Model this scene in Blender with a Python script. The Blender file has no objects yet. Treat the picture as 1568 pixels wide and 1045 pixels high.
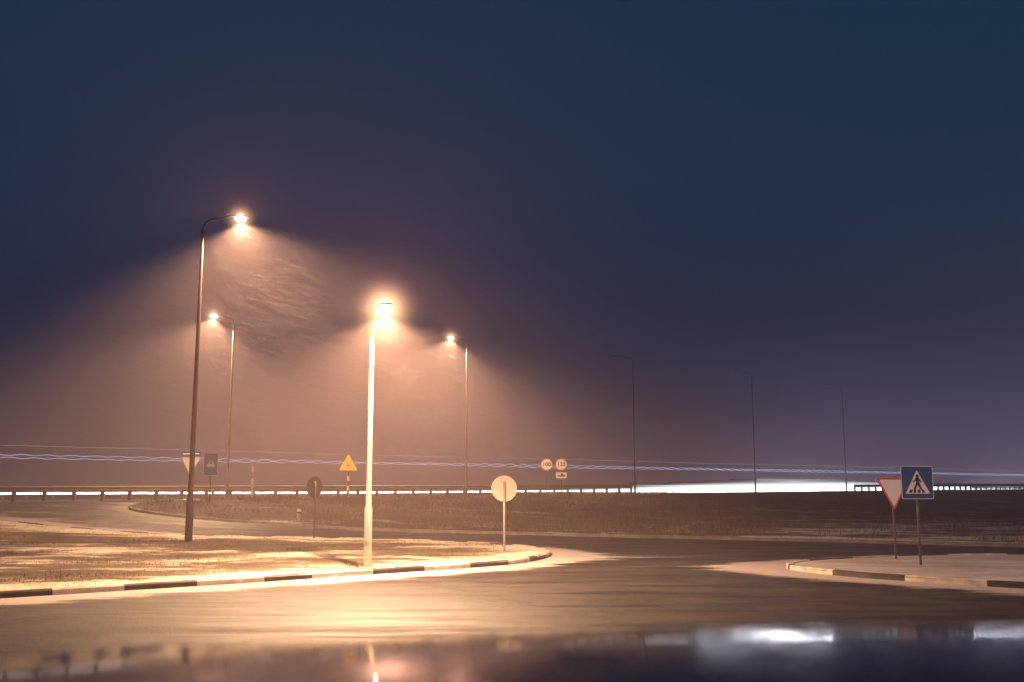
import bpy, bmesh, math, random
import numpy as np
from mathutils import Vector, noise, Matrix
random.seed(4); rng=np.random.default_rng(4)
scene=bpy.context.scene
COL=scene.collection

# ------------------------------------------------------------------ materials
def new_mat(name):
    m=bpy.data.materials.new(name); m.use_nodes=True
    nt=m.node_tree; b=nt.nodes['Principled BSDF']
    return m,nt,b
def mat(name,c,rough=.5,metal=0,var=.25,scale=6,emis=0,emc=None,bump=0):
    m,nt,b=new_mat(name)
    tc=nt.nodes.new('ShaderNodeTexCoord'); n=nt.nodes.new('ShaderNodeTexNoise')
    n.inputs['Scale'].default_value=scale; n.inputs['Detail'].default_value=5
    nt.links.new(tc.outputs['Object'],n.inputs['Vector'])
    r=nt.nodes.new('ShaderNodeValToRGB')
    r.color_ramp.elements[0].position=.3; r.color_ramp.elements[1].position=.7
    r.color_ramp.elements[0].color=(c[0]*(1-var),c[1]*(1-var),c[2]*(1-var),1)
    r.color_ramp.elements[1].color=(min(1,c[0]*(1+var)),min(1,c[1]*(1+var)),min(1,c[2]*(1+var)),1)
    nt.links.new(n.outputs['Fac'],r.inputs['Fac']); nt.links.new(r.outputs['Color'],b.inputs['Base Color'])
    b.inputs['Roughness'].default_value=rough; b.inputs['Metallic'].default_value=metal
    if emis:
        b.inputs['Emission Color'].default_value=(*(emc or c),1); b.inputs['Emission Strength'].default_value=emis
    if bump:
        bp=nt.nodes.new('ShaderNodeBump'); bp.inputs['Strength'].default_value=bump
        bp.inputs['Distance'].default_value=.02
        nt.links.new(n.outputs['Fac'],bp.inputs['Height']); nt.links.new(bp.outputs['Normal'],b.inputs['Normal'])
    return m
def emat(name,c,s):
    m=bpy.data.materials.new(name); m.use_nodes=True; nt=m.node_tree; nt.nodes.clear()
    e=nt.nodes.new('ShaderNodeEmission'); o=nt.nodes.new('ShaderNodeOutputMaterial')
    e.inputs['Color'].default_value=(*c,1); e.inputs['Strength'].default_value=s
    nt.links.new(e.outputs[0],o.inputs[0]); return m

M_pole=mat('galvanised_steel',(.42,.40,.37),.5,.3,.15,3)
M_poled=mat('weathered_steel',(.15,.12,.105),.6,.2,.2,3)
M_polevd=mat('shaded_steel',(.05,.033,.028),.7,.0,.3,3)  # poles seen on their dark side: shade put into the steel colour
M_head=mat('lamp_housing',(.25,.24,.23),.5,.2)
M_signback=mat('sign_back_grey',(.62,.58,.52),.5,.1,.08,5)
M_signbackd=mat('sign_back_dark',(.16,.13,.12),.6,.1,.2,5)
M_white=mat('sign_white',(.8,.76,.72),.45,0,.06,4,.10,(1,.62,.52))  # sign colours glow faintly, standing in for lamplight thrown back by the sheeting
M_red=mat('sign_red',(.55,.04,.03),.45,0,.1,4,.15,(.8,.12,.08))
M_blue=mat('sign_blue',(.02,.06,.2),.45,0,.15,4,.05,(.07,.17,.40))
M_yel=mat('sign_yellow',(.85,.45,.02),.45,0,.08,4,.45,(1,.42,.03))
M_blk=mat('sign_black',(.02,.02,.025),.5)
M_kw=mat('kerb_white_paint',(.55,.50,.45),.6,0,.35,5,bump=.3)
M_kd=mat('kerb_black_paint',(.05,.04,.038),.6,0,.5,6,bump=.3)
M_kg=mat('kerb_concrete',(.24,.22,.2),.7,0,.3,4,bump=.3)
M_rubber=mat('tyre_rubber',(.02,.02,.02),.8)
M_glass=mat('car_glass',(.01,.012,.015),.05)
M_rim=mat('wheel_rim',(.4,.4,.42),.3,.8)

# asphalt
def asphalt(name,slush=True):
    m,nt,b=new_mat(name); L=nt.links
    tc=nt.nodes.new('ShaderNodeTexCoord')
    def N(scale,detail=6,vec=None,rough=.6):
        n=nt.nodes.new('ShaderNodeTexNoise'); n.inputs['Scale'].default_value=scale
        n.inputs['Detail'].default_value=detail; n.inputs['Roughness'].default_value=rough
        L.new(vec or tc.outputs['Object'],n.inputs['Vector']); return n
    def mr(src,a,b_,c,d):
        x=nt.nodes.new('ShaderNodeMapRange'); 
        for k,v in zip(('From Min','From Max','To Min','To Max'),(a,b_,c,d)): x.inputs[k].default_value=v
        L.new(src,x.inputs['Value']); return x.outputs[0]
    def math_(op,a,b_):
        x=nt.nodes.new('ShaderNodeMath'); x.operation=op
        for i,v in enumerate((a,b_)):
            if isinstance(v,(int,float)): x.inputs[i].default_value=v
            else: L.new(v,x.inputs[i])
        return x.outputs[0]
    def mapped(rot,sc):
        mp=nt.nodes.new('ShaderNodeMapping'); mp.inputs['Rotation'].default_value=(0,0,math.radians(rot))
        mp.inputs['Scale'].default_value=sc; L.new(tc.outputs['Object'],mp.inputs['Vector']); return mp.outputs[0]
    fine=N(26,6,None,.7); mid=N(.9,8,None,.65); streak=N(1.0,10,mapped(-39,(.16,1.3,1)),.78); streak2=N(1.3,9,mapped(-8,(.2,1.2,1)),.75)
    st=math_('MULTIPLY',math_('ADD',streak.outputs['Fac'],streak2.outputs['Fac']),.5)
    r=nt.nodes.new('ShaderNodeValToRGB'); r.color_ramp.elements[0].color=(.009,.008,.010,1)
    r.color_ramp.elements[1].color=(.07,.054,.053,1); r.color_ramp.elements[0].position=.42; r.color_ramp.elements[1].position=.62
    L.new(math_('ADD',math_('MULTIPLY',mid.outputs['Fac'],.3),math_('ADD',math_('MULTIPLY',st,.4),math_('MULTIPLY',fine.outputs['Fac'],.3))),r.inputs['Fac'])
    base=r.outputs['Color']; rough=mr(st,.42,.6,.34,.78)
    if slush:
        at=nt.nodes.new('ShaderNodeAttribute'); at.attribute_name='slush'
        s=math_('ADD',at.outputs['Fac'],math_('MULTIPLY',math_('SUBTRACT',st,.5),4.6))
        s=math_('ADD',s,math_('MULTIPLY',math_('SUBTRACT',mid.outputs['Fac'],.5),1.3))
        s=math_('ADD',s,math_('MULTIPLY',math_('SUBTRACT',fine.outputs['Fac'],.5),1.4))
        sm=mr(s,.3,.8,0,1)
        mx=nt.nodes.new('ShaderNodeMix'); mx.data_type='RGBA'
        L.new(sm,mx.inputs['Factor']); L.new(base,mx.inputs['A']); mx.inputs['B'].default_value=(.46,.40,.40,1)
        base=mx.outputs['Result']
        rough=math_('ADD',rough,math_('MULTIPLY',sm,.2))
    L.new(base,b.inputs['Base Color']); L.new(rough,b.inputs['Roughness'])
    bp=nt.nodes.new('ShaderNodeBump'); bp.inputs['Strength'].default_value=.9; bp.inputs['Distance'].default_value=.02
    L.new(fine.outputs['Fac'],bp.inputs['Height']); L.new(bp.outputs['Normal'],b.inputs['Normal'])
    return m
M_road=asphalt('wet_asphalt'); M_hwy=asphalt('highway_asphalt',False)

def soil(name,c1,c2,c3,sc,p=(.35,.52,.66)):
    m,nt,b=new_mat(name); L=nt.links
    tc=nt.nodes.new('ShaderNodeTexCoord')
    n=nt.nodes.new('ShaderNodeTexNoise'); n.inputs['Scale'].default_value=sc; n.inputs['Detail'].default_value=10; n.inputs['Roughness'].default_value=.78
    mp=nt.nodes.new('ShaderNodeMapping'); mp.inputs['Rotation'].default_value=(0,0,-.35); mp.inputs['Scale'].default_value=(.45,1,1)
    L.new(tc.outputs['Object'],mp.inputs['Vector']); L.new(mp.outputs[0],n.inputs['Vector'])
    r=nt.nodes.new('ShaderNodeValToRGB'); e=r.color_ramp.elements
    e[0].position=p[0]; e[0].color=(*c1,1); e[1].position=p[2]; e[1].color=(*c3,1)
    k=e.new(p[1]); k.color=(*c2,1)
    at=nt.nodes.new('ShaderNodeAttribute'); at.attribute_name='frost'
    ad=nt.nodes.new('ShaderNodeMath'); ad.operation='ADD'; L.new(n.outputs['Fac'],ad.inputs[0]); L.new(at.outputs['Fac'],ad.inputs[1])
    L.new(ad.outputs[0],r.inputs['Fac']); L.new(r.outputs['Color'],b.inputs['Base Color'])
    b.inputs['Roughness'].default_value=.85
    n2=nt.nodes.new('ShaderNodeTexNoise'); n2.inputs['Scale'].default_value=14; n2.inputs['Detail'].default_value=6
    L.new(tc.outputs['Object'],n2.inputs['Vector'])
    bp=nt.nodes.new('ShaderNodeBump'); bp.inputs['Strength'].default_value=.8; bp.inputs['Distance'].default_value=.06
    L.new(n2.outputs['Fac'],bp.inputs['Height']); L.new(bp.outputs['Normal'],b.inputs['Normal'])
    return m
M_soil=soil('island_turf',(.028,.02,.014),(.10,.07,.045),(.66,.57,.48),.55,(.38,.52,.61))
M_soil2=soil('verge_turf',(.028,.02,.016),(.06,.044,.034),(.7,.62,.64),.22,(.38,.54,.61))
M_soil3=soil('frosted_paving',(.28,.24,.24),(.5,.45,.44),(.74,.68,.68),.8)
M_field=soil('field_turf',(.02,.02,.018),(.04,.035,.03),(.09,.075,.07),.1)
M_blade=soil('dry_grass_blades',(.08,.052,.025),(.2,.14,.075),(.55,.45,.32),.9)

# ------------------------------------------------------------------ helpers
def empty(name,loc=(0,0,0)):
    e=bpy.data.objects.new(name,None); e.empty_display_size=.3; e.location=loc; COL.objects.link(e); return e
def mobj(name,verts,faces,mt,parent=None,smooth=False,idx=None):
    me=bpy.data.meshes.new(name); me.from_pydata([tuple(v) for v in verts],[],faces); 
    for m in (mt if isinstance(mt,list) else [mt]): me.materials.append(m)
    if idx is not None: me.polygons.foreach_set('material_index',idx)
    if smooth: me.polygons.foreach_set('use_smooth',[True]*len(me.polygons))
    me.update(); o=bpy.data.objects.new(name,me); COL.objects.link(o)
    if parent: o.parent=parent
    return o
def tube_data(pts,rad,seg=12,cap=True):
    pts=[Vector(p) for p in pts]; n=len(pts)
    if not hasattr(rad,'__len__'): rad=[rad]*n
    V=[];F=[]
    for i,p in enumerate(pts):
        t=(pts[min(i+1,n-1)]-pts[max(i-1,0)]).normalized()
        up=Vector((0,1,0)) if abs(t.y)<.8 else Vector((0,0,1))
        a=t.cross(up).normalized(); b=t.cross(a)
        for k in range(seg):
            an=2*math.pi*k/seg; V.append(p+(a*math.cos(an)+b*math.sin(an))*rad[i])
    for i in range(n-1):
        for k in range(seg):
            F.append((i*seg+k,i*seg+(k+1)%seg,(i+1)*seg+(k+1)%seg,(i+1)*seg+k))
    if cap: F.append(tuple(range(seg))[::-1]); F.append(tuple(range((n-1)*seg,n*seg)))
    return V,F
def tube(name,pts,rad,mt,parent=None,seg=12,smooth=True):
    V,F=tube_data(pts,rad,seg); return mobj(name,V,F,mt,parent,smooth)
def box(name,c,s,mt,parent=None,bev=.0,rotz=0):
    bm=bmesh.new(); bmesh.ops.create_cube(bm,size=1)
    for v in bm.verts: v.co=Vector((v.co.x*s[0],v.co.y*s[1],v.co.z*s[2]))
    if bev: bmesh.ops.bevel(bm,geom=bm.edges[:],offset=bev,segments=2,affect='EDGES',profile=.6)
    me=bpy.data.meshes.new(name); bm.to_mesh(me); bm.free(); me.materials.append(mt)
    o=bpy.data.objects.new(name,me); o.location=c; o.rotation_euler=(0,0,rotz); COL.objects.link(o)
    if parent: o.parent=parent
    return o
def plate(name,pts2,y,th,mt,parent,z0=0,x0=0):
    """flat plate in local XZ plane, front face at y (towards -Y)"""
    n=len(pts2)
    V=[(x0+p[0],y,z0+p[1]) for p in pts2]+[(x0+p[0],y+th,z0+p[1]) for p in pts2]
    F=[tuple(range(n)),tuple(range(n,2*n))[::-1]]+[(i,i+n,(i+1)%n+n,(i+1)%n) for i in range(n)]
    return mobj(name,V,F,mt,parent)
def circ(r,n=40,cx=0,cz=0): return [(cx+r*math.cos(2*math.pi*i/n),cz+r*math.sin(2*math.pi*i/n)) for i in range(n)]
def rrect(w,h,r=.04):
    P=[]
    for cx,cz,a0 in ((w/2-r,h/2-r,0),(-w/2+r,h/2-r,90),(-w/2+r,-h/2+r,180),(w/2-r,-h/2+r,270)):
        for k in range(5):
            a=math.radians(a0+k*22.5); P.append((cx+r*math.cos(a),cz+r*math.sin(a)))
    return P
def rtri(side,r=.05,down=False):
    h=side*.866; C=[(-side/2,-h/3),(side/2,-h/3),(0,2*h/3)]
    P=[]
    for i,c in enumerate(C):
        c=Vector(c); d=-c.normalized(); cc=c+d*(2*r)
        base=math.atan2(c.y,c.x)
        for k in range(-3,4):
            a=base+math.radians(k*20); P.append((cc.x+r*math.cos(a),cc.y+r*math.sin(a)))
    if down: P=[(-x,-z) for x,z in P]
    return P

def sm(t): t=np.clip(t,0,1); return t*t*(3-2*t)
def S(x,y): return (73+.9*x-y)/1.345
def H(x,y):
    s=S(x,y); P=np.clip(.97+.004*(x+16),.8,1.3)
    z=P*sm((22-s)/18)
    return z*(1-.85*sm((-17-s)/12))

def chaikin(P,it=2):
    P=[Vector((p[0],p[1],0)) for p in P]
    for _ in range(it):
        Q=[]
        for i in range(len(P)):
            a=P[i];b=P[(i+1)%len(P)]; Q+= [a*.75+b*.25,a*.25+b*.75]
        P=Q
    return [(p.x,p.y) for p in P]
def area(P): return sum(P[i][0]*P[(i+1)%len(P)][1]-P[(i+1)%len(P)][0]*P[i][1] for i in range(len(P)))/2
def inpoly(P,x,y):
    P=np.array(P); x=np.asarray(x);y=np.asarray(y); c=np.zeros(x.shape,bool); j=len(P)-1
    for i in range(len(P)):
        xi,yi=P[i];xj,yj=P[j]
        if yi!=yj:
            c^=((yi>y)!=(yj>y))&(x<(xj-xi)*(y-yi)/(yj-yi)+xi)
        j=i
    return c
def dist(P,x,y):
    d=np.full(x.shape,1e9); 
    for i in range(len(P)):
        a=np.array(P[i]);b=np.array(P[(i+1)%len(P)]);ab=b-a;L2=(ab**2).sum()
        if L2<1e-9: continue
        t=np.clip(((x-a[0])*ab[0]+(y-a[1])*ab[1])/L2,0,1)
        d=np.minimum(d,np.hypot(x-a[0]-t*ab[0],y-a[1]-t*ab[1]))
    return d
def sheet(name,P,dz,cell,mt,amp=0,frost=None):
    bm=bmesh.new(); vs=[bm.verts.new((p[0],p[1],0)) for p in P]; f=bm.faces.new(vs)
    if f.normal.z<0: f.normal_flip()
    bmesh.ops.triangulate(bm,faces=bm.faces[:])
    xs=[p[0] for p in P];ys=[p[1] for p in P]
    for ax,(a,b) in ((0,(min(xs),max(xs))),(1,(min(ys),max(ys)))):
        v=math.ceil(a/cell)*cell
        while v<b:
            co=[0,0,0];no=[0,0,0];co[ax]=v;no[ax]=1
            bmesh.ops.bisect_plane(bm,geom=bm.verts[:]+bm.edges[:]+bm.faces[:],plane_co=co,plane_no=no)
            v+=cell
    for v in bm.verts:
        bd=v.is_boundary
        v.co.z=float(H(v.co.x,v.co.y))+dz+(0 if bd else amp*noise.fractal(Vector((v.co.x*.5,v.co.y*.5,0)),1,2,4))
    bmesh.ops.recalc_face_normals(bm,faces=bm.faces[:])
    me=bpy.data.meshes.new(name); bm.to_mesh(me); bm.free()
    me.polygons.foreach_set('use_smooth',[True]*len(me.polygons)); me.materials.append(mt)
    if me.polygons[0].normal.z<0: me.flip_normals()
    if frost:
        co=np.zeros(len(me.vertices)*3); me.vertices.foreach_get('co',co); co=co.reshape(-1,3)
        at=me.attributes.new('frost','FLOAT','POINT'); at.data.foreach_set('value',frost(co[:,0],co[:,1],dist(P,co[:,0],co[:,1])).astype(np.float32))
    o=bpy.data.objects.new(name,me); COL.objects.link(o); return o
def resample(P,step):
    out=[];n=len(P);d=0
    for i in range(n):
        a=Vector(P[i]);b=Vector(P[(i+1)%n]);l=(b-a).length;k=max(1,int(round(l/step)))
        for j in range(k): out.append(tuple(a.lerp(b,j/k)))
    return out
def kerb(name,P,h,w,paint,seglen=1.2,top=.0):
    if area(P)<0: P=P[::-1]
    P=resample(P,.3); n=len(P); V=[];F=[];I=[]; acc=0
    for i in range(n):
        a=Vector(P[i-1]);b=Vector(P[(i+1)%n]); t=(b-a).normalized(); nn=Vector((-t.y,t.x))
        p=Vector(P[i]); z=float(H(p.x,p.y)); jz=.008*noise.noise(Vector((p.x*1.2,p.y*1.2,0)))
        for off,zz in ((0,-.05),(.01,h-.02+jz),(.03,h+jz),(w-.02,h+jz),(w,h-.06)):
            q=p+nn*(off+jz*1.5); V.append((q.x,q.y,z+zz))
    for i in range(n):
        acc+=(Vector(P[(i+1)%n])-Vector(P[i])).length
        j=(i+1)%n
        for k in range(4): F.append((i*5+k,i*5+k+1,j*5+k+1,j*5+k)); I.append((int(acc/seglen)%2) if paint else 2)
    o=mobj(name,V,F,[M_kw,M_kd,M_kg],None,False,I)
    bm=bmesh.new(); bm.from_mesh(o.data); bmesh.ops.recalc_face_normals(bm,faces=bm.faces[:]); bm.to_mesh(o.data); bm.free()
    return o

# ------------------------------------------------------------------ ground & roads
xs=np.concatenate([[-3000,-1200,-500,-250,-140],np.arange(-90,171,2.5),[220,300,450,800,1500,3000]])
ys=np.concatenate([[-1500,-300,-100,-50],np.arange(-30,241,2.5),[280,350,500,900,1800,4000]])
X,Y=np.meshgrid(xs,ys); Z=H(X,Y)-.06
V=np.stack([X.ravel(),Y.ravel(),Z.ravel()],1); nx=len(xs);ny=len(ys)
F=[(j*nx+i,j*nx+i+1,(j+1)*nx+i+1,(j+1)*nx+i) for j in range(ny-1) for i in range(nx-1)]
mobj('ground',V.tolist(),F,M_field,None,True)

island=chaikin([(1.1,25.6),(.35,23.0),(-.77,21.7),(-2.8,20.05),(-4.33,18.65),(-8.1,15.7),(-14,11.1),(-22,4.5),(-45,4),(-45,46),(-30,42),(-19.3,37.5),(-12,34.8),(-6.6,33),(-1.6,30.9),(.7,28)])
verge=chaikin([(-17.6,44.3),(-13.3,41.6),(-8,41),(1.1,35.6),(8.8,32.1),(14.8,28.7),(26,23),(60,5),(90,0),(120,175.6),(40,103.6),(-8,60.4),(-15,54),(-17.2,51)])
island2=chaikin([(5.6,22.0),(6.1,19.9),(7.87,18.0),(8.85,17.2),(14,13.4),(26,5),(34,2),(36,12),(22,21),(14,24.7),(10.8,24.8),(8.1,23.9)])
sheet('grass_island',island,.11,.8,M_soil,.05,lambda x,y,d:.17*np.exp(-(d/1.3)**2)+.05*np.exp(-((x+3)**2+(y-22)**2)/30)-.06*np.exp(-((d-3.4)/1.5)**2)+.01)  # paler along the edge and around the middle lamp, darker between
sheet('grass_verge',verge,.11,1.5,M_soil2,.08,lambda x,y,d:.09*np.exp(-(d/1.0)**2)+.12*sm((x-6)/8)*sm((62-y)/25)-.03)
sheet('paved_island',island2,.11,.8,M_soil3,.02)
kerb('kerb',island,.13,.16,True)
kerb('kerb',verge,.13,.15,False)
kerb('kerb',island2,.13,.16,True,1.5)

# road grid with slush attribute
cx=.4
xs=np.arange(-46,46,cx); ys=np.arange(-14,62,cx)
X,Y=np.meshgrid(xs,ys)
fx=X.ravel();fy=Y.ravel()
d1=dist(island,fx,fy);d2=dist(island2,fx,fy);d3=dist(verge,fx,fy)
sl=1.9*np.exp(-(d1/1.1)**2)+2.0*np.exp(-(d2/1.1)**2)+.6*np.exp(-(d3/.9)**2)
sl+= .75*np.exp(-(((fx-2.6)/2.4)**2+((fy-25.2)/1.7)**2))
sl+= .95*np.exp(-(((fx-5.0)/1.7)**2+((fy-21.8)/1.6)**2))
sl+= .55*np.clip((-8-fx)/6,0,1)*np.clip((fy-33)/4,0,1)
sl-= .38
V=np.stack([fx,fy,H(fx,fy)+.03],1); nx=len(xs);ny=len(ys)
F=[];SX=S(X,Y)
for j in range(ny-1):
    for i in range(nx-1):
        if SX[j,i]>-2: F.append((j*nx+i,j*nx+i+1,(j+1)*nx+i+1,(j+1)*nx+i))
road=mobj('road',V.tolist(),F,M_road,None,True)
at=road.data.attributes.new('slush','FLOAT','POINT'); at.data.foreach_set('value',sl.astype(np.float32))

# highway strip
V=[];F=[]; Xs=list(np.arange(-90,170,2.5))+[200,260,340,500]
SS=[4,0,-5,-9.5,-14]
for Xv in Xs:
    for s in SS:
        p=(Xv+.669*s, 73+.9*Xv-.743*s)
        V.append((p[0],p[1],float(H(*p))+.05))
for i in range(len(Xs)-1):
    for k in range(len(SS)-1): F.append((i*5+k,i*5+k+1,(i+1)*5+k+1,(i+1)*5+k))
o=mobj('highway',V,F,M_hwy,None,True)
if o.data.polygons[0].normal.z<0: o.data.flip_normals()
def HP(Xv,s): return (Xv+.669*s,73+.9*Xv-.743*s)
def strip(name,s,w,x0,x1,dz,mt):
    V=[];F=[];Xs=np.arange(x0,x1,2.0)
    for Xv in Xs:
        for ss in (s+w/2,s-w/2):
            p=HP(Xv,ss); V.append((p[0],p[1],float(H(*p))+dz))
    for i in range(len(Xs)-1): F.append((i*2,i*2+1,i*2+3,i*2+2))
    return mobj(name,V,F,mt)
strip('road_edge_line',2.6,.15,-80,160,.056,M_kw); strip('road_edge_line',-12.6,.15,-80,160,.056,M_kw)

# ------------------------------------------------------------------ guard rails
def guard(s,x0,x1,zo=0):
    g=empty('guard_rail'); V=[];F=[];Xs=np.arange(x0,x1,1.1)
    prof=[(0,.76),(.05,.72),(.05,.66),(.0,.62),(.0,.60),(.05,.56),(.05,.50),(0,.46)]
    for Xv in Xs:
        p=HP(Xv,s); z=float(H(*p))+zo
        for a,b in prof: V.append((p[0]+.669*a,p[1]-.743*a,z+b))
    n=len(prof)
    for i in range(len(Xs)-1):
        for k in range(n-1): F.append((i*n+k,i*n+k+1,(i+1)*n+k+1,(i+1)*n+k))
    mobj('beam',V,F,M_poled,g,False)
    PV=[];PF=[]
    for Xv in Xs:
        p=HP(Xv,s-.06); z=float(H(*p))+zo; b=len(PV)
        for dx in (-.09,.09):
            for dy in (-.06,.06):
                for dz in (-.25,.74): PV.append((p[0]+dx,p[1]+dy,z+dz))
        PF+=[tuple(b+k for k in f) for f in ((0,1,3,2),(4,6,7,5),(0,4,5,1),(2,3,7,6),(1,5,7,3),(0,2,6,4))]
    mobj('posts',PV,PF,M_poled,g)
guard(-.8,-60,11,.06); guard(-.8,37,170); guard(-13.4,-70,170,.1)

# ------------------------------------------------------------------ street lamps
M_lens=emat('lamp_lens_lit',(1,.78,.5),30); M_lensoff=mat('lamp_lens_off',(.3,.3,.3),.2)
LC=(1,.56,.30)
def glow_mat(k):  # halo painted as a self-glowing ball, not lamplight scattered by mist
    m=bpy.data.materials.new('painted_halo_glow'); m.use_nodes=True; nt=m.node_tree; nt.nodes.clear(); L=nt.links
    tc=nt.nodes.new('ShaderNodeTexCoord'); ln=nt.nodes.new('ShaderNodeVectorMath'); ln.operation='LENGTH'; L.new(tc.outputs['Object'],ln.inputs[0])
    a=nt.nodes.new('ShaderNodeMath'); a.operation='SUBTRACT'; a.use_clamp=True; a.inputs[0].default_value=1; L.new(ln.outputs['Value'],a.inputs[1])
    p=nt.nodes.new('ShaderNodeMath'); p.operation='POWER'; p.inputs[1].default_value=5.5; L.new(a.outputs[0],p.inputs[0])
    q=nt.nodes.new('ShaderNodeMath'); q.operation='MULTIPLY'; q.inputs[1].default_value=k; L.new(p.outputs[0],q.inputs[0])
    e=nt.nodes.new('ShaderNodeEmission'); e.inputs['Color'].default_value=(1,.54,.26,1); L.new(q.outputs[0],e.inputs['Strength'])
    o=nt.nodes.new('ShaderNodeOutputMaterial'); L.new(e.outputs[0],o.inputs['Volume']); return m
def lamp(base,h,arm,r0,r1,mt,lit=0,lr=.15,headlen=.62,rise=.3,halo=.03,gr=1.2,gk=4,tilt=9,col=None,cone=146):
    bz=float(H(*base))+.1
    e=empty('street_lamp',(base[0],base[1],bz)); h=h-bz
    ax,ay=arm; al=math.hypot(ax,ay); ux,uy=ax/al,ay/al
    pts=[(0,0,-.2),(0,0,.0),(0,0,1.2),(0,0,1.25)]+[(0,0,1.25+(h-1.5-rise)*k/5) for k in range(1,6)]
    rad=[r0*1.35,r0*1.35,r0*1.3,r0]+[r0+(r1-r0)*k/5 for k in range(1,6)]
    zt=h-.25-rise
    for k in range(1,8):
        a=math.pi/2*k/7; R=min(.5,al*.5)
        pts.append((ux*R*(1-math.cos(a)),uy*R*(1-math.cos(a)),zt+(rise*.8+.2)*math.sin(a))); rad.append(r1*.8)
    pts.append((ax,ay,h)); rad.append(r1*.7)
    tube('pole',pts,rad,mt,e,14)
    box('base_flange',(0,0,.01),(r0*5,r0*5,.04),mt,e,.01)
    box('access_door',(0,-r0*1.32,.7),(r0*1.1,.015,.35),mt,e,.003)
    ang=math.atan2(uy,ux)
    prof=[(-.08,.04,.04,0),(0,.07,.05,.0),(headlen*.35,.12,.06,.01),(headlen*.75,.13,.06,.01),(headlen,.09,.03,0),(headlen*1.03,.02,.02,0)]
    V=[];F=[];seg=12
    for x,wy,hz,zc in prof:
        for k in range(seg):
            a=2*math.pi*k/seg; V.append((x,wy*math.cos(a),zc+hz*math.sin(a)*(1 if math.sin(a)>0 else .35)))
    for i in range(len(prof)-1):
        for k in range(seg): F.append((i*seg+k,i*seg+(k+1)%seg,(i+1)*seg+(k+1)%seg,(i+1)*seg+k))
    F.append(tuple(range(seg))); F.append(tuple(range((len(prof)-1)*seg,len(prof)*seg)))
    hd=mobj('head',V,F,M_head,e,True); hd.location=(ax,ay,h+.02); hd.rotation_euler=(0,0,ang)
    bm=bmesh.new(); bmesh.ops.create_uvsphere(bm,u_segments=24,v_segments=14,radius=1)
    for v in bm.verts: v.co=Vector((v.co.x*lr*1.15,v.co.y*lr*.9,v.co.z*lr*(.65 if v.co.z<0 else .35)))
    me=bpy.data.meshes.new('lens'); bm.to_mesh(me); bm.free(); me.materials.append(M_lens if lit else M_lensoff)
    me.polygons.foreach_set('use_smooth',[True]*len(me.polygons))
    lx,ly=ax+ux*headlen*.55,ay+uy*headlen*.55
    lo=bpy.data.objects.new('lens',me); COL.objects.link(lo); lo.parent=e
    lo.location=(lx,ly,h-.03 if lit else h+.02); lo.rotation_euler=(0,0,ang)
    if lit:
        l=bpy.data.lights.new('lamp_light','SPOT'); l.energy=lit; l.color=col or LC; l.spot_size=math.radians(cone); l.spot_blend=.5
        l.shadow_soft_size=.03
        q=bpy.data.objects.new('lamp_light',l); COL.objects.link(q); q.parent=e; q.location=(lx,ly,h-lr*.65-.075)
        t=math.radians(tilt); q.rotation_euler=Vector((ux*math.sin(t),uy*math.sin(t),-math.cos(t))).to_track_quat('-Z','Y').to_euler()
        l=bpy.data.lights.new('added_halo_light','POINT'); l.energy=lit*halo; l.color=(1,.42,.3); l.shadow_soft_size=.02  # added point light above the head, brightens the mist around the lamp
        q=bpy.data.objects.new('added_halo_light',l); COL.objects.link(q); q.parent=e; q.location=(lx,ly,h+.12)
        bm=bmesh.new(); bmesh.ops.create_icosphere(bm,subdivisions=3,radius=1); me=bpy.data.meshes.new('mist_halo'); bm.to_mesh(me); bm.free()  # ball that carries the painted halo glow
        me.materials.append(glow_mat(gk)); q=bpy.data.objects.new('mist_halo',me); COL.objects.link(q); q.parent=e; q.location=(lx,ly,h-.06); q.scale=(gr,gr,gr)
    return e
lamp((-2.95,20.75),5.35,(.22,-.5),.062,.045,M_pole,9500,.18,rise=.15,halo=.06,gr=1.15,gk=10,tilt=4,cone=150)
lamp((-9.7,30.4),10.2,(.75,.25),.085,.045,M_polevd,11500,.15,gr=.85,gk=9)
lamp((-15.9,56.2),11.4,(-.8,-.1),.08,.05,M_poled,13000,.18,gr=1.1,gk=6)
lamp((-3.2,70),12.2,(-.8,-.1),.08,.05,M_poled,14000,.18,gr=1.2,gk=6)
lamp((9.9,81),12.3,(-1.1,-.1),.06,.03,M_polevd)
lamp((22.5,93),12.4,(-1.1,-.1),.055,.03,M_polevd)
lamp((34.9,105),12.4,(-1.1,-.1),.055,.03,M_polevd)
# the next lamp of the junction, standing on the right-hand island (lights the sign faces and frost there)
lamp((20.0,12.5),9.2,(-.9,.5),.085,.05,M_poled,3200,.15,gr=.8,gk=6,tilt=14,col=(1,.60,.46))

# ------------------------------------------------------------------ signs
def post(e,h,r=.03,mt=M_pole,x=0): return tube('post',[(x,0,-.25),(x,0,h)],r,mt,e,10)
def sign_root(name,x,y,rot=0,dz=.1):
    z=float(H(x,y))+dz; e=empty(name,(x,y,z)); e.rotation_euler=(0,0,math.radians(rot)); return e,z
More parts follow.
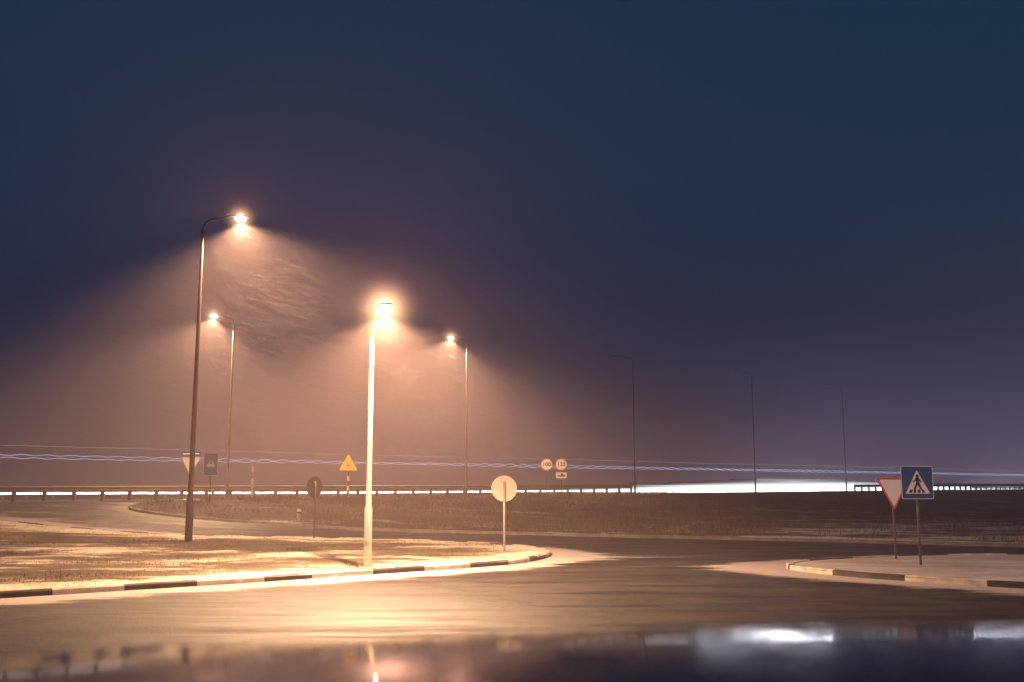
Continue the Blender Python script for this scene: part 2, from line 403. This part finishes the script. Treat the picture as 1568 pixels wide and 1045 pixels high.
# pedestrian crossing
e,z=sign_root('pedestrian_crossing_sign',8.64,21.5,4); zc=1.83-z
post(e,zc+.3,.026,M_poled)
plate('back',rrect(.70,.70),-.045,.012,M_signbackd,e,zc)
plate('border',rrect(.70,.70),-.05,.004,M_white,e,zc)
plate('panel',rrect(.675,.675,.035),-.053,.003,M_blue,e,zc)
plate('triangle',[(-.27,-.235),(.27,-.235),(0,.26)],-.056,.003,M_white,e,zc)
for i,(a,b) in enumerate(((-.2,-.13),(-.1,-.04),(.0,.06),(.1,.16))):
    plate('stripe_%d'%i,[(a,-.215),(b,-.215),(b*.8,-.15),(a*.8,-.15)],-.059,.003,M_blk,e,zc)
plate('figure_head',circ(.034,16,.005,.135),-.0605,.003,M_blk,e,zc)
plate('figure_torso',[(-.04,.1),(.035,.1),(.04,-.01),(-.025,-.02)],-.0615,.003,M_blk,e,zc)
plate('figure_leg_front',[(-.025,-.005),(.02,-.01),(-.05,-.15),(-.095,-.15)],-.0625,.003,M_blk,e,zc)
plate('figure_leg_back',[(-.005,-.01),(.04,-.005),(.1,-.15),(.055,-.15)],-.0635,.003,M_blk,e,zc)
plate('figure_arm_front',[(-.03,.095),(-.02,.06),(-.08,-.0),(-.1,.015)],-.0645,.003,M_blk,e,zc)
plate('figure_arm_back',[(.03,.095),(.02,.06),(.075,.0),(.095,.015)],-.0655,.003,M_blk,e,zc)
# yield
def yield_sign(x,y,zt,side,rot,front=True):
    e,z=sign_root('yield_sign',x,y,rot); h=side*.866; zc=zt-h/3-z
    post(e,zt-z-.03,.024,M_poled)
    plate('back',rtri(side,.03,True),-.045,.012,M_signbackd if front else M_signback,e,zc)
    if front:
        plate('red_border',rtri(side,.03,True),-.05,.004,M_red,e,zc)
        plate('white_field',rtri(side*.83,.025,True),-.054,.003,M_white,e,zc)
    return e,z,zc
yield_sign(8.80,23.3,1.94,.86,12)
e,z,zc=yield_sign(-10.9,34.1,2.72,.72,-14,False)
plate('direction_plate',rrect(.74,.15,.02),-.05,.01,M_blue,e,2.84-z)
plate('plate_stripe',rrect(.62,.03,.01),-.054,.003,M_white,e,2.84-z)
tube('post_top',[(0,0,2.6-z),(0,0,2.95-z)],.028,M_pole,e,10)
# round sign seen from behind
def round_back(x,y,zc,r,rot,mt,pm):
    e,z=sign_root('round_traffic_sign',x,y,rot); zc-=z
    tube('post',[(0,.0,-.25),(0,0,zc+r*.55)],.03,pm,e,10)
    plate('disc',circ(r,44),.045,.01,mt,e,zc)
    V,F=tube_data([(r*math.cos(a),.048,zc+r*math.sin(a)) for a in np.linspace(0,2*math.pi,45)],.012,6,False)
    mobj('rim',V,F,mt,e,True)
    for k in (-.4,.4): box('bracket',(0,.036,zc+r*k),(r*.55,.02,.035),mt,e,.004)
    plate('face',circ(r*.97,44),.056,.004,M_white,e,zc)
round_back(-.2,26.1,1.69,.325,3,M_signback,M_pole)
round_back(-6.25,32,1.73,.33,55,M_signbackd,M_poled)
# yellow warning triangle, striped post
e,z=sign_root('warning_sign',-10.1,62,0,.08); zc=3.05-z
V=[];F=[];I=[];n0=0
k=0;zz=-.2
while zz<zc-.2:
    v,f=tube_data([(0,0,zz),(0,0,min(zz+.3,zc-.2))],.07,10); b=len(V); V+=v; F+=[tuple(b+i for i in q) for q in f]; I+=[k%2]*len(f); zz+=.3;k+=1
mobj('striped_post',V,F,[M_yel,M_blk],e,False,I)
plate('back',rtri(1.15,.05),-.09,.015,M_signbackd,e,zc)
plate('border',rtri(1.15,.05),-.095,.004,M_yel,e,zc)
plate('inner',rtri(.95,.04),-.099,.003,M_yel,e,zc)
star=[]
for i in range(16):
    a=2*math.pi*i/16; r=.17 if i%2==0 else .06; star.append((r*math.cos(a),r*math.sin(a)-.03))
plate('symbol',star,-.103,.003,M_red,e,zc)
# speed limits
def text(body,size,loc,parent,mt):
    c=bpy.data.curves.new('digits','FONT'); c.body=body; c.size=size; c.align_x='CENTER'; c.align_y='CENTER'; c.extrude=.002; c.offset=size*.02
    o=bpy.data.objects.new('digits',c); COL.objects.link(o); o.data.materials.append(mt)
    o.rotation_euler=(math.pi/2,0,0); o.location=loc; o.parent=parent; return o
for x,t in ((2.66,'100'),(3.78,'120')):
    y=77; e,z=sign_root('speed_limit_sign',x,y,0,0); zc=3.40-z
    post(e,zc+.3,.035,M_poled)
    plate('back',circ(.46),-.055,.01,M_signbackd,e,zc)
    plate('red_ring',circ(.46),-.06,.004,mat('ring_amber',(.5,.12,.05),.5,0,.1,4,.35,(.9,.28,.10)),e,zc)  # ring glows by itself in place of light thrown back
    plate('white_disc',circ(.38),-.064,.003,mat('glow_sheeting',(.7,.55,.4),.5,0,.1,4,.45,(1,.62,.36)),e,zc)  # warm lamplight on the disc put into its colour and glow
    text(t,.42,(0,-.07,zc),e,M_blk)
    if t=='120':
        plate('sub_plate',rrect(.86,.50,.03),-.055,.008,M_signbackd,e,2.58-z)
        plate('sub_face',rrect(.80,.44,.02),-.059,.003,mat('glow_sheeting_plate',(.7,.55,.4),.5,0,.1,4,.35,(1,.6,.36)),e,2.58-z)  # same painted glow and warm tint on the plate
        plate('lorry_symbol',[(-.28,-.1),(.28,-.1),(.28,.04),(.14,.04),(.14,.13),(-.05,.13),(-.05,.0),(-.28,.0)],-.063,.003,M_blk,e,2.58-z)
# blue motor-road sign
e,z=sign_root('expressway_sign',-15.0,50,0,.08); zc=2.83-z
post(e,zc+.4,.035,M_poled)
plate('back',rrect(.72,1.12,.05),-.05,.012,M_signbackd,e,zc)
plate('border',rrect(.72,1.12,.05),-.055,.004,M_white,e,zc)
plate('panel',rrect(.67,1.07,.04),-.059,.003,mat('sign_violet_blue',(.03,.05,.2),.45,0,.15,4,.08,(.15,.12,.36)),e,zc)  # faint panel glow painted in for light thrown back
plate('car_symbol',[(-.2,-.12),(-.2,.0),(-.13,.03),(-.09,.14),(.09,.14),(.13,.03),(.2,0),(.2,-.12),(.14,-.12),(.14,-.17),(.09,-.17),(.09,-.12),(-.09,-.12),(-.09,-.17),(-.14,-.17),(-.14,-.12)],-.063,.003,M_white,e,zc)
plate('windscreen',[(-.09,.03),(-.065,.11),(.065,.11),(.09,.03)],-.0665,.003,M_blue,e,zc)
# marker post
e,z=sign_root('marker_post',-14.2,55,0,.08); V=[];F=[];I=[]
for k in range(6):
    v,f=tube_data([(0,0,-.2+k*.33),(0,0,.13+k*.33)],.06,10); b=len(V); V+=v; F+=[tuple(b+i for i in q) for q in f]; I+=[k%2]*len(f)
mobj('striped_shaft',V,F,[mat('post_orange',(.6,.12,.03),.5,0,.1,4,.2,(1,.3,.08)),M_white],e,False,I)  # orange and white stripes glow, standing in for light on the post
tube('cap',[(0,0,1.78),(0,0,1.86)],[.06,.02],M_red,e,10)
# bollards
for x,y,r in ((-8.9,42.2,.09),(-15.6,52.5,.07)):
    e,z=sign_root('roadside_bollard',x,y,10)
    tube('shaft',[(0,0,-.1),(0,0,.42),(0,0,.5),(0,0,.53)],[r,r*.95,r*.9,r*.5],M_kw,e,14)
    tube('band',[(0,0,.34),(0,0,.40)],r*.98,M_blk,e,14)

# ------------------------------------------------------------------ light trails of passing traffic
def trail(name,s,z,x0,x1,r,c,st,wave=0,wl=.8,ph=0,step=.15,prof=None):
    pts=[]
    for Xv in np.arange(x0,x1,step):
        p=HP(Xv,s); w=wave*math.sin(2*math.pi*Xv/wl+ph)*(.75+.25*math.sin(Xv*.37))
        pts.append((p[0],p[1],z+w+.02*math.sin(Xv*.21+ph)))
    V,F=tube_data(pts,r,5); m=bpy.data.materials.new(name+'_glow'); m.use_nodes=True; nt=m.node_tree; nt.nodes.clear()
    em=nt.nodes.new('ShaderNodeEmission'); o=nt.nodes.new('ShaderNodeOutputMaterial'); nt.links.new(em.outputs[0],o.inputs[0])
    em.inputs['Color'].default_value=(*c,1)
    tc=nt.nodes.new('ShaderNodeTexCoord'); sp=nt.nodes.new('ShaderNodeSeparateXYZ'); nt.links.new(tc.outputs['Object'],sp.inputs[0])
    mr=nt.nodes.new('ShaderNodeMapRange')
    mr.inputs['From Min'].default_value=-60; mr.inputs['From Max'].default_value=140
    nt.links.new(sp.outputs['X'],mr.inputs['Value'])
    rp=nt.nodes.new('ShaderNodeValToRGB'); e=rp.color_ramp.elements
    prof=prof or [(0,1),(1,1)]
    e[0].position=(prof[0][0]+60)/200 if prof[0][0]!=0 else 0; e[0].color=(prof[0][1],)*3+(1,)
    e[1].position=1; e[1].color=(prof[-1][1],)*3+(1,)
    for a,b in prof[1:-1]:
        k=e.new((a+60)/200); k.color=(b,b,b,1)
    nt.links.new(mr.outputs[0],rp.inputs['Fac'])
    mu=nt.nodes.new('ShaderNodeMath'); mu.operation='MULTIPLY'; mu.inputs[1].default_value=st
    nt.links.new(rp.outputs['Color'],mu.inputs[0]); nt.links.new(mu.outputs[0],em.inputs['Strength'])
    m.cycles.emission_sampling='NONE'
    return mobj(name,V,F,m,TR)
TR=empty('light_trail')
PB=[(-60,.5),(-10,.45),(20,.8),(60,1.0),(140,1)]
trail('marker_light_trail',-5,3.95,-60,300,.009,(.8,.62,.72),1.0,prof=PB,step=.5)
trail('cab_light_trail',-5,3.44,-60,160,.013,(.62,.70,1),2.0,.06,1.0,0,prof=PB,step=.1)
trail('trailer_light_trail',-5.3,3.31,-60,160,.013,(.62,.70,1),2.0,.06,1.0,2.6,prof=PB,step=.1)
trail('cab_light_trail_far',-5.0,3.42,160,400,.03,(.5,.65,.95),1.2,prof=PB,step=2)
PH=[(-60,.6),(-5,.6),(9,.6),(16,1),(45,1),(60,.6),(140,.35)]
trail('headlight_trail',-5,1.33,-60,300,.065,(1,.86,.80),7,.012,.9,prof=PH,step=.3)
trail('fog_light_trail',-5.5,1.62,-60,300,.012,(1,.6,.4),1,.012,.9,prof=PH,step=.3)
for zz,x0,x1,st in ((1.45,4,66,3.5),(1.6,8,66,4.5),(1.78,10,62,3.2),(1.95,14,56,2.0),(2.1,18,52,1.1),(2.26,22,46,.7),(2.42,25,41,.4),(1.2,5,66,3.5)):  # stacked trails; the fading upper tubes draw the haze glow around the headlights
    trail('headlight_trail_and_haze',-5.2,zz,x0,x1,.09,(.95,.95,1),st,prof=[(-60,0),(x0,.01),(x0+10,.7),(x1-16,1),(x1,.05),(140,0)],step=.5)
trail('distant_headlight_trail',-5.2,1.7,75,300,.3,(.95,.95,1),.9,prof=[(-60,0),(75,0),(90,.6),(110,.7),(140,1)],step=2)
# long soft source: the smeared headlights of the passing car
for (xa,xb,pw) in ((20,37,1300),(62,95,3800)):
    a=HP(xa,-5.0);b=HP(xb,-5.0); ln=math.hypot(b[0]-a[0],b[1]-a[1])
    l=bpy.data.lights.new('headlight_glow','AREA'); l.shape='RECTANGLE'; l.size=ln; l.size_y=.3; l.energy=pw; l.color=(.95,.85,1)
    o=bpy.data.objects.new('headlight_glow',l); COL.objects.link(o); o.parent=TR; o.location=((a[0]+b[0])/2,(a[1]+b[1])/2,1.6)
    d=Vector((b[0]-a[0],b[1]-a[1],0)).normalized(); nrm=Vector((d.y,-d.x,0))
    zax=-nrm; xax=d; yax=zax.cross(xax)
    o.rotation_euler=Matrix((xax,yax,zax)).transposed().to_euler()

# ------------------------------------------------------------------ grass blades
def tri_mesh(name,V,mt):
    m=len(V)
    me=bpy.data.meshes.new(name); me.vertices.add(m*3); me.vertices.foreach_set('co',V.ravel())
    me.loops.add(m*3); me.loops.foreach_set('vertex_index',np.arange(m*3)); me.polygons.add(m)
    me.polygons.foreach_set('loop_start',np.arange(0,m*3,3)); me.polygons.foreach_set('loop_total',np.full(m,3))
    me.update(calc_edges=True); me.validate(); me.materials.append(mt)
    o=bpy.data.objects.new(name,me); COL.objects.link(o); return o
def blades(name,P,n,h0,h1,w,region,thr=.0,dz=.1):
    x=rng.uniform(region[0],region[1],n*3); y=rng.uniform(region[2],region[3],n*3)
    k=inpoly(P,x,y)&(dist(P,x,y)>.17); x=x[k];y=y[k]
    f=np.array([noise.fractal(Vector((a*.45,b*.7,3)),1,2,4) for a,b in zip(x,y)])
    k=f+rng.uniform(-.3,.3,len(f))>thr+.35*sm((x-6)/8); x=x[k][:n];y=y[k][:n];f=f[k][:n]; m=len(x)
    z=H(x,y)+dz-.01; h=rng.uniform(h0,h1,m)*(.7+np.clip(f,0,1)*.9); a=rng.uniform(0,2*math.pi,m); lean=rng.uniform(0,.7,m)*h; la=rng.uniform(0,2*math.pi,m)
    ww=w*rng.uniform(.6,1.4,m)
    V=np.zeros((m,3,3)); V[:,0]=np.stack([x-ww*np.cos(a),y-ww*np.sin(a),z],1); V[:,1]=np.stack([x+ww*np.cos(a),y+ww*np.sin(a),z],1)
    V[:,2]=np.stack([x+lean*np.cos(la),y+lean*np.sin(la),z+h],1)
    tri_mesh(name,V,M_blade)
blades('grass',island,80000,.02,.09,.006,(-24,2,12,42),-.1)
blades('grass',verge,80000,.08,.26,.014,(-20,60,24,80),-.05)
blades('grass',verge,14000,.15,.4,.02,(-18,12,50,82),-.4)

# fine wind-driven snow drifting through the lamp light
d=Vector((.88,-.1,-.30)).normalized(); V=[]
for c,R,n,wf in (((-1.2,19.8,3.2),(4.5,3.5,1.5),2400,.3),((-7.3,30.6,7.0),(7,6,3.4),6500,.75),((-17,56,8.2),(8,7,5),3500,1.0),((-4.3,70,9),(8,7,5),3500,1.0)):
    for _ in range(n):
        p=Vector([c[i]+random.gauss(0,.5)*R[i] for i in range(3)]); 
        if p.z<.3 or (p-Vector(c)).length<.0: continue
        l=random.uniform(.3,.9); dd=(d+Vector((random.gauss(0,.02),random.gauss(0,.02),random.gauss(0,.02)))).normalized()
        w=.0006*wf*(1+c[1]/60); up=Vector((0,0,w))
        V.append([p-up,p+up,p+dd*l])
tri_mesh('falling_snow',np.array([[list(q) for q in t] for t in V]),mat('snow_flakes',(.22,.2,.2),.8,0,.05))

# ------------------------------------------------------------------ parked car (the camera looks out over its roof)
M_paint,nt,b=new_mat('dark_wet_car_paint')
b.inputs['Base Color'].default_value=(.012,.010,.022,1)
tc=nt.nodes.new('ShaderNodeTexCoord'); n=nt.nodes.new('ShaderNodeTexNoise'); n.inputs['Scale'].default_value=14; n.inputs['Detail'].default_value=5
nt.links.new(tc.outputs['Object'],n.inputs['Vector']); mr=nt.nodes.new('ShaderNodeMapRange'); mr.inputs['From Min'].default_value=.42; mr.inputs['From Max'].default_value=.62
mr.inputs['To Min'].default_value=.03; mr.inputs['To Max'].default_value=.30; nt.links.new(n.outputs['Fac'],mr.inputs['Value']); nt.links.new(mr.outputs[0],b.inputs['Roughness'])
car=empty('parked_car',(0,.61,0))
def roofz(x,y): # y relative to car centre
    yy=abs(y)
    return 1.613-.10*y*y-1.8*max(0,yy-.74)**2+.035*x-.02*x*x-1.2*max(0,abs(x)-.85)**2
V=[];F=[];nx,ny=70,50
for j in range(ny+1):
    for i in range(nx+1):
        x=-1.2+2.4*i/nx; y=-.80+1.60*j/ny; V.append((x,y,roofz(x,y)))
F=[(j*(nx+1)+i,j*(nx+1)+i+1,(j+1)*(nx+1)+i+1,(j+1)*(nx+1)+i) for j in range(ny) for i in range(nx)]
mobj('roof',V,F,M_paint,car,True)
V=[];F=[]
for _ in range(420):
    x=random.uniform(-.9,.9); y=random.uniform(-.1,.74)
    cl=max(0,noise.noise(Vector((x*3,3,1)))+.1+.15*x)
    r=random.uniform(.0015,.004)
    if y>.5: r=random.uniform(.003,.006)*(.5+2.2*cl)
    b0=len(V); zc=roofz(x,y)-.0005
    for a in range(3):
        ph=a/3*math.pi/2
        for k in range(8):
            t=2*math.pi*k/8; V.append((x+r*math.cos(ph)*math.cos(t),y+r*math.cos(ph)*math.sin(t),zc+r*.6*math.sin(ph)))
    V.append((x,y,zc+r*.6))
    for a in range(2):
        for k in range(8): F.append((b0+a*8+k,b0+a*8+(k+1)%8,b0+(a+1)*8+(k+1)%8,b0+(a+1)*8+k))
    for k in range(8): F.append((b0+16+k,b0+16+(k+1)%8,b0+24))
mobj('snow_crumbs',V,F,mat('melting_snow',(.75,.66,.68),.3,0,.1),car,True)
def loft(name,secs,mt):
    V=[];F=[];n=len(secs[0])
    for s in secs: V+=s
    for i in range(len(secs)-1):
        for k in range(n): F.append((i*n+k,i*n+(k+1)%n,(i+1)*n+(k+1)%n,(i+1)*n+k))
    F.append(tuple(range(n))[::-1]); F.append(tuple(range((len(secs)-1)*n,len(secs)*n)))
    return mobj(name,V,F,mt,car)
loft('glasshouse',[[(-2.0,-.88,1.02),(1.55,-.88,1.02),(1.55,.88,1.02),(-2.0,.88,1.02)],[(-1.2,-.76,1.46),(1.1,-.76,1.46),(1.1,.76,1.46),(-1.2,.76,1.46)]],M_glass)
side=[(-2.25,.35),(-2.28,.75),(-2.1,1.0),(1.5,1.02),(2.2,.92),(2.4,.7),(2.4,.35),(1.85,.3),(1.75,.62),(1.4,.72),(1.05,.62),(.95,.3),(-.95,.3),(-1.05,.62),(-1.4,.72),(-1.75,.62),(-1.85,.3)]
n=len(side); V=[(x,-.94,z) for x,z in side]+[(x,.94,z) for x,z in side]
F=[tuple(range(n)),tuple(range(n,2*n))[::-1]]+[(i,(i+1)%n,(i+1)%n+n,i+n) for i in range(n)]
mobj('body',V,F,M_paint,car)
for i,(x,y) in enumerate(((-1.4,-.82),(1.4,-.82),(-1.4,.82),(1.4,.82))):
    tube('tyre_%d'%i,[(x,y-.11,.36),(x,y+.11,.36)],.34,M_rubber,car,28)
    tube('rim_%d'%i,[(x,y-.12,.36),(x,y+.12,.36)],.2,M_rim,car,20)
for sx in (-1.05,0,1.0): 
    for sy in (-1,1): tube('pillar',[(sx*1.12,sy*.89,1.0),(sx,sy*.765,1.5)],.03,M_paint,car,8)

# ------------------------------------------------------------------ mist
bm=bmesh.new(); bmesh.ops.create_cube(bm,size=1)
for v in bm.verts: v.co=Vector((v.co.x*300+30,v.co.y*240+95,v.co.z*40+19))
me=bpy.data.meshes.new('mist'); bm.to_mesh(me); bm.free()
m=bpy.data.materials.new('mist_volume'); m.use_nodes=True; nt=m.node_tree; nt.nodes.clear()
vs=nt.nodes.new('ShaderNodeVolumeScatter'); vs.inputs['Density'].default_value=.0056; vs.inputs['Color'].default_value=(1,.79,.80,1); vs.inputs['Anisotropy'].default_value=.1
o_=nt.nodes.new('ShaderNodeOutputMaterial'); nt.links.new(vs.outputs[0],o_.inputs['Volume']); me.materials.append(m)
mist=bpy.data.objects.new('mist',me); COL.objects.link(mist)

# ------------------------------------------------------------------ sky
w=bpy.data.worlds.new('World'); scene.world=w; w.use_nodes=True; nt=w.node_tree; L=nt.links
bg=nt.nodes['Background']; tc=nt.nodes.new('ShaderNodeTexCoord'); sp=nt.nodes.new('ShaderNodeSeparateXYZ'); L.new(tc.outputs['Generated'],sp.inputs[0])
r=nt.nodes.new('ShaderNodeValToRGB'); e=r.color_ramp.elements
L.new(sp.outputs['Z'],r.inputs['Fac'])
e[0].position=0; e[0].color=(.078,.040,.068,1); e[1].position=.6; e[1].color=(.003,.027,.062,1)
for p,c in ((.06,(.048,.033,.070)),(.13,(.019,.029,.073)),(.24,(.006,.030,.075)),(.4,(.004,.031,.070))):
    k=e.new(p); k.color=(*c,1)
vm=nt.nodes.new('ShaderNodeVectorMath'); vm.operation='DOT_PRODUCT'; L.new(tc.outputs['Generated'],vm.inputs[0]); vm.inputs[1].default_value=Vector((.56,.83,0)).normalized()
mr=nt.nodes.new('ShaderNodeMapRange'); mr.interpolation_type='SMOOTHSTEP'; mr.inputs['From Min'].default_value=.88; mr.inputs['From Max'].default_value=1.0; L.new(vm.outputs['Value'],mr.inputs['Value'])
mz=nt.nodes.new('ShaderNodeMapRange'); mz.interpolation_type='SMOOTHSTEP'; mz.inputs['From Min'].default_value=.17; mz.inputs['From Max'].default_value=-.02; L.new(sp.outputs['Z'],mz.inputs['Value'])
mu=nt.nodes.new('ShaderNodeMath'); mu.operation='MULTIPLY'; L.new(mr.outputs[0],mu.inputs[0]); L.new(mz.outputs[0],mu.inputs[1])
mx=nt.nodes.new('ShaderNodeMix'); mx.data_type='RGBA'; mx.blend_type='ADD'; L.new(mu.outputs[0],mx.inputs['Factor']); L.new(r.outputs['Color'],mx.inputs['A']); mx.inputs['B'].default_value=(.14,.09,.15,1)
L.new(mx.outputs['Result'],bg.inputs['Color']); bg.inputs['Strength'].default_value=1

# ------------------------------------------------------------------ camera
cam=bpy.data.cameras.new('camera'); co=bpy.data.objects.new('camera',cam); COL.objects.link(co)
co.location=(0,0,1.75); co.rotation_euler=(math.radians(98.3),0,0); cam.lens=35; cam.sensor_width=36; cam.clip_end=6000; cam.clip_start=.02
cam.dof.use_dof=True; cam.dof.focus_distance=30; cam.dof.aperture_fstop=2.4
scene.camera=co
scene.view_settings.view_transform='Standard'; scene.view_settings.look='None'; scene.view_settings.exposure=0
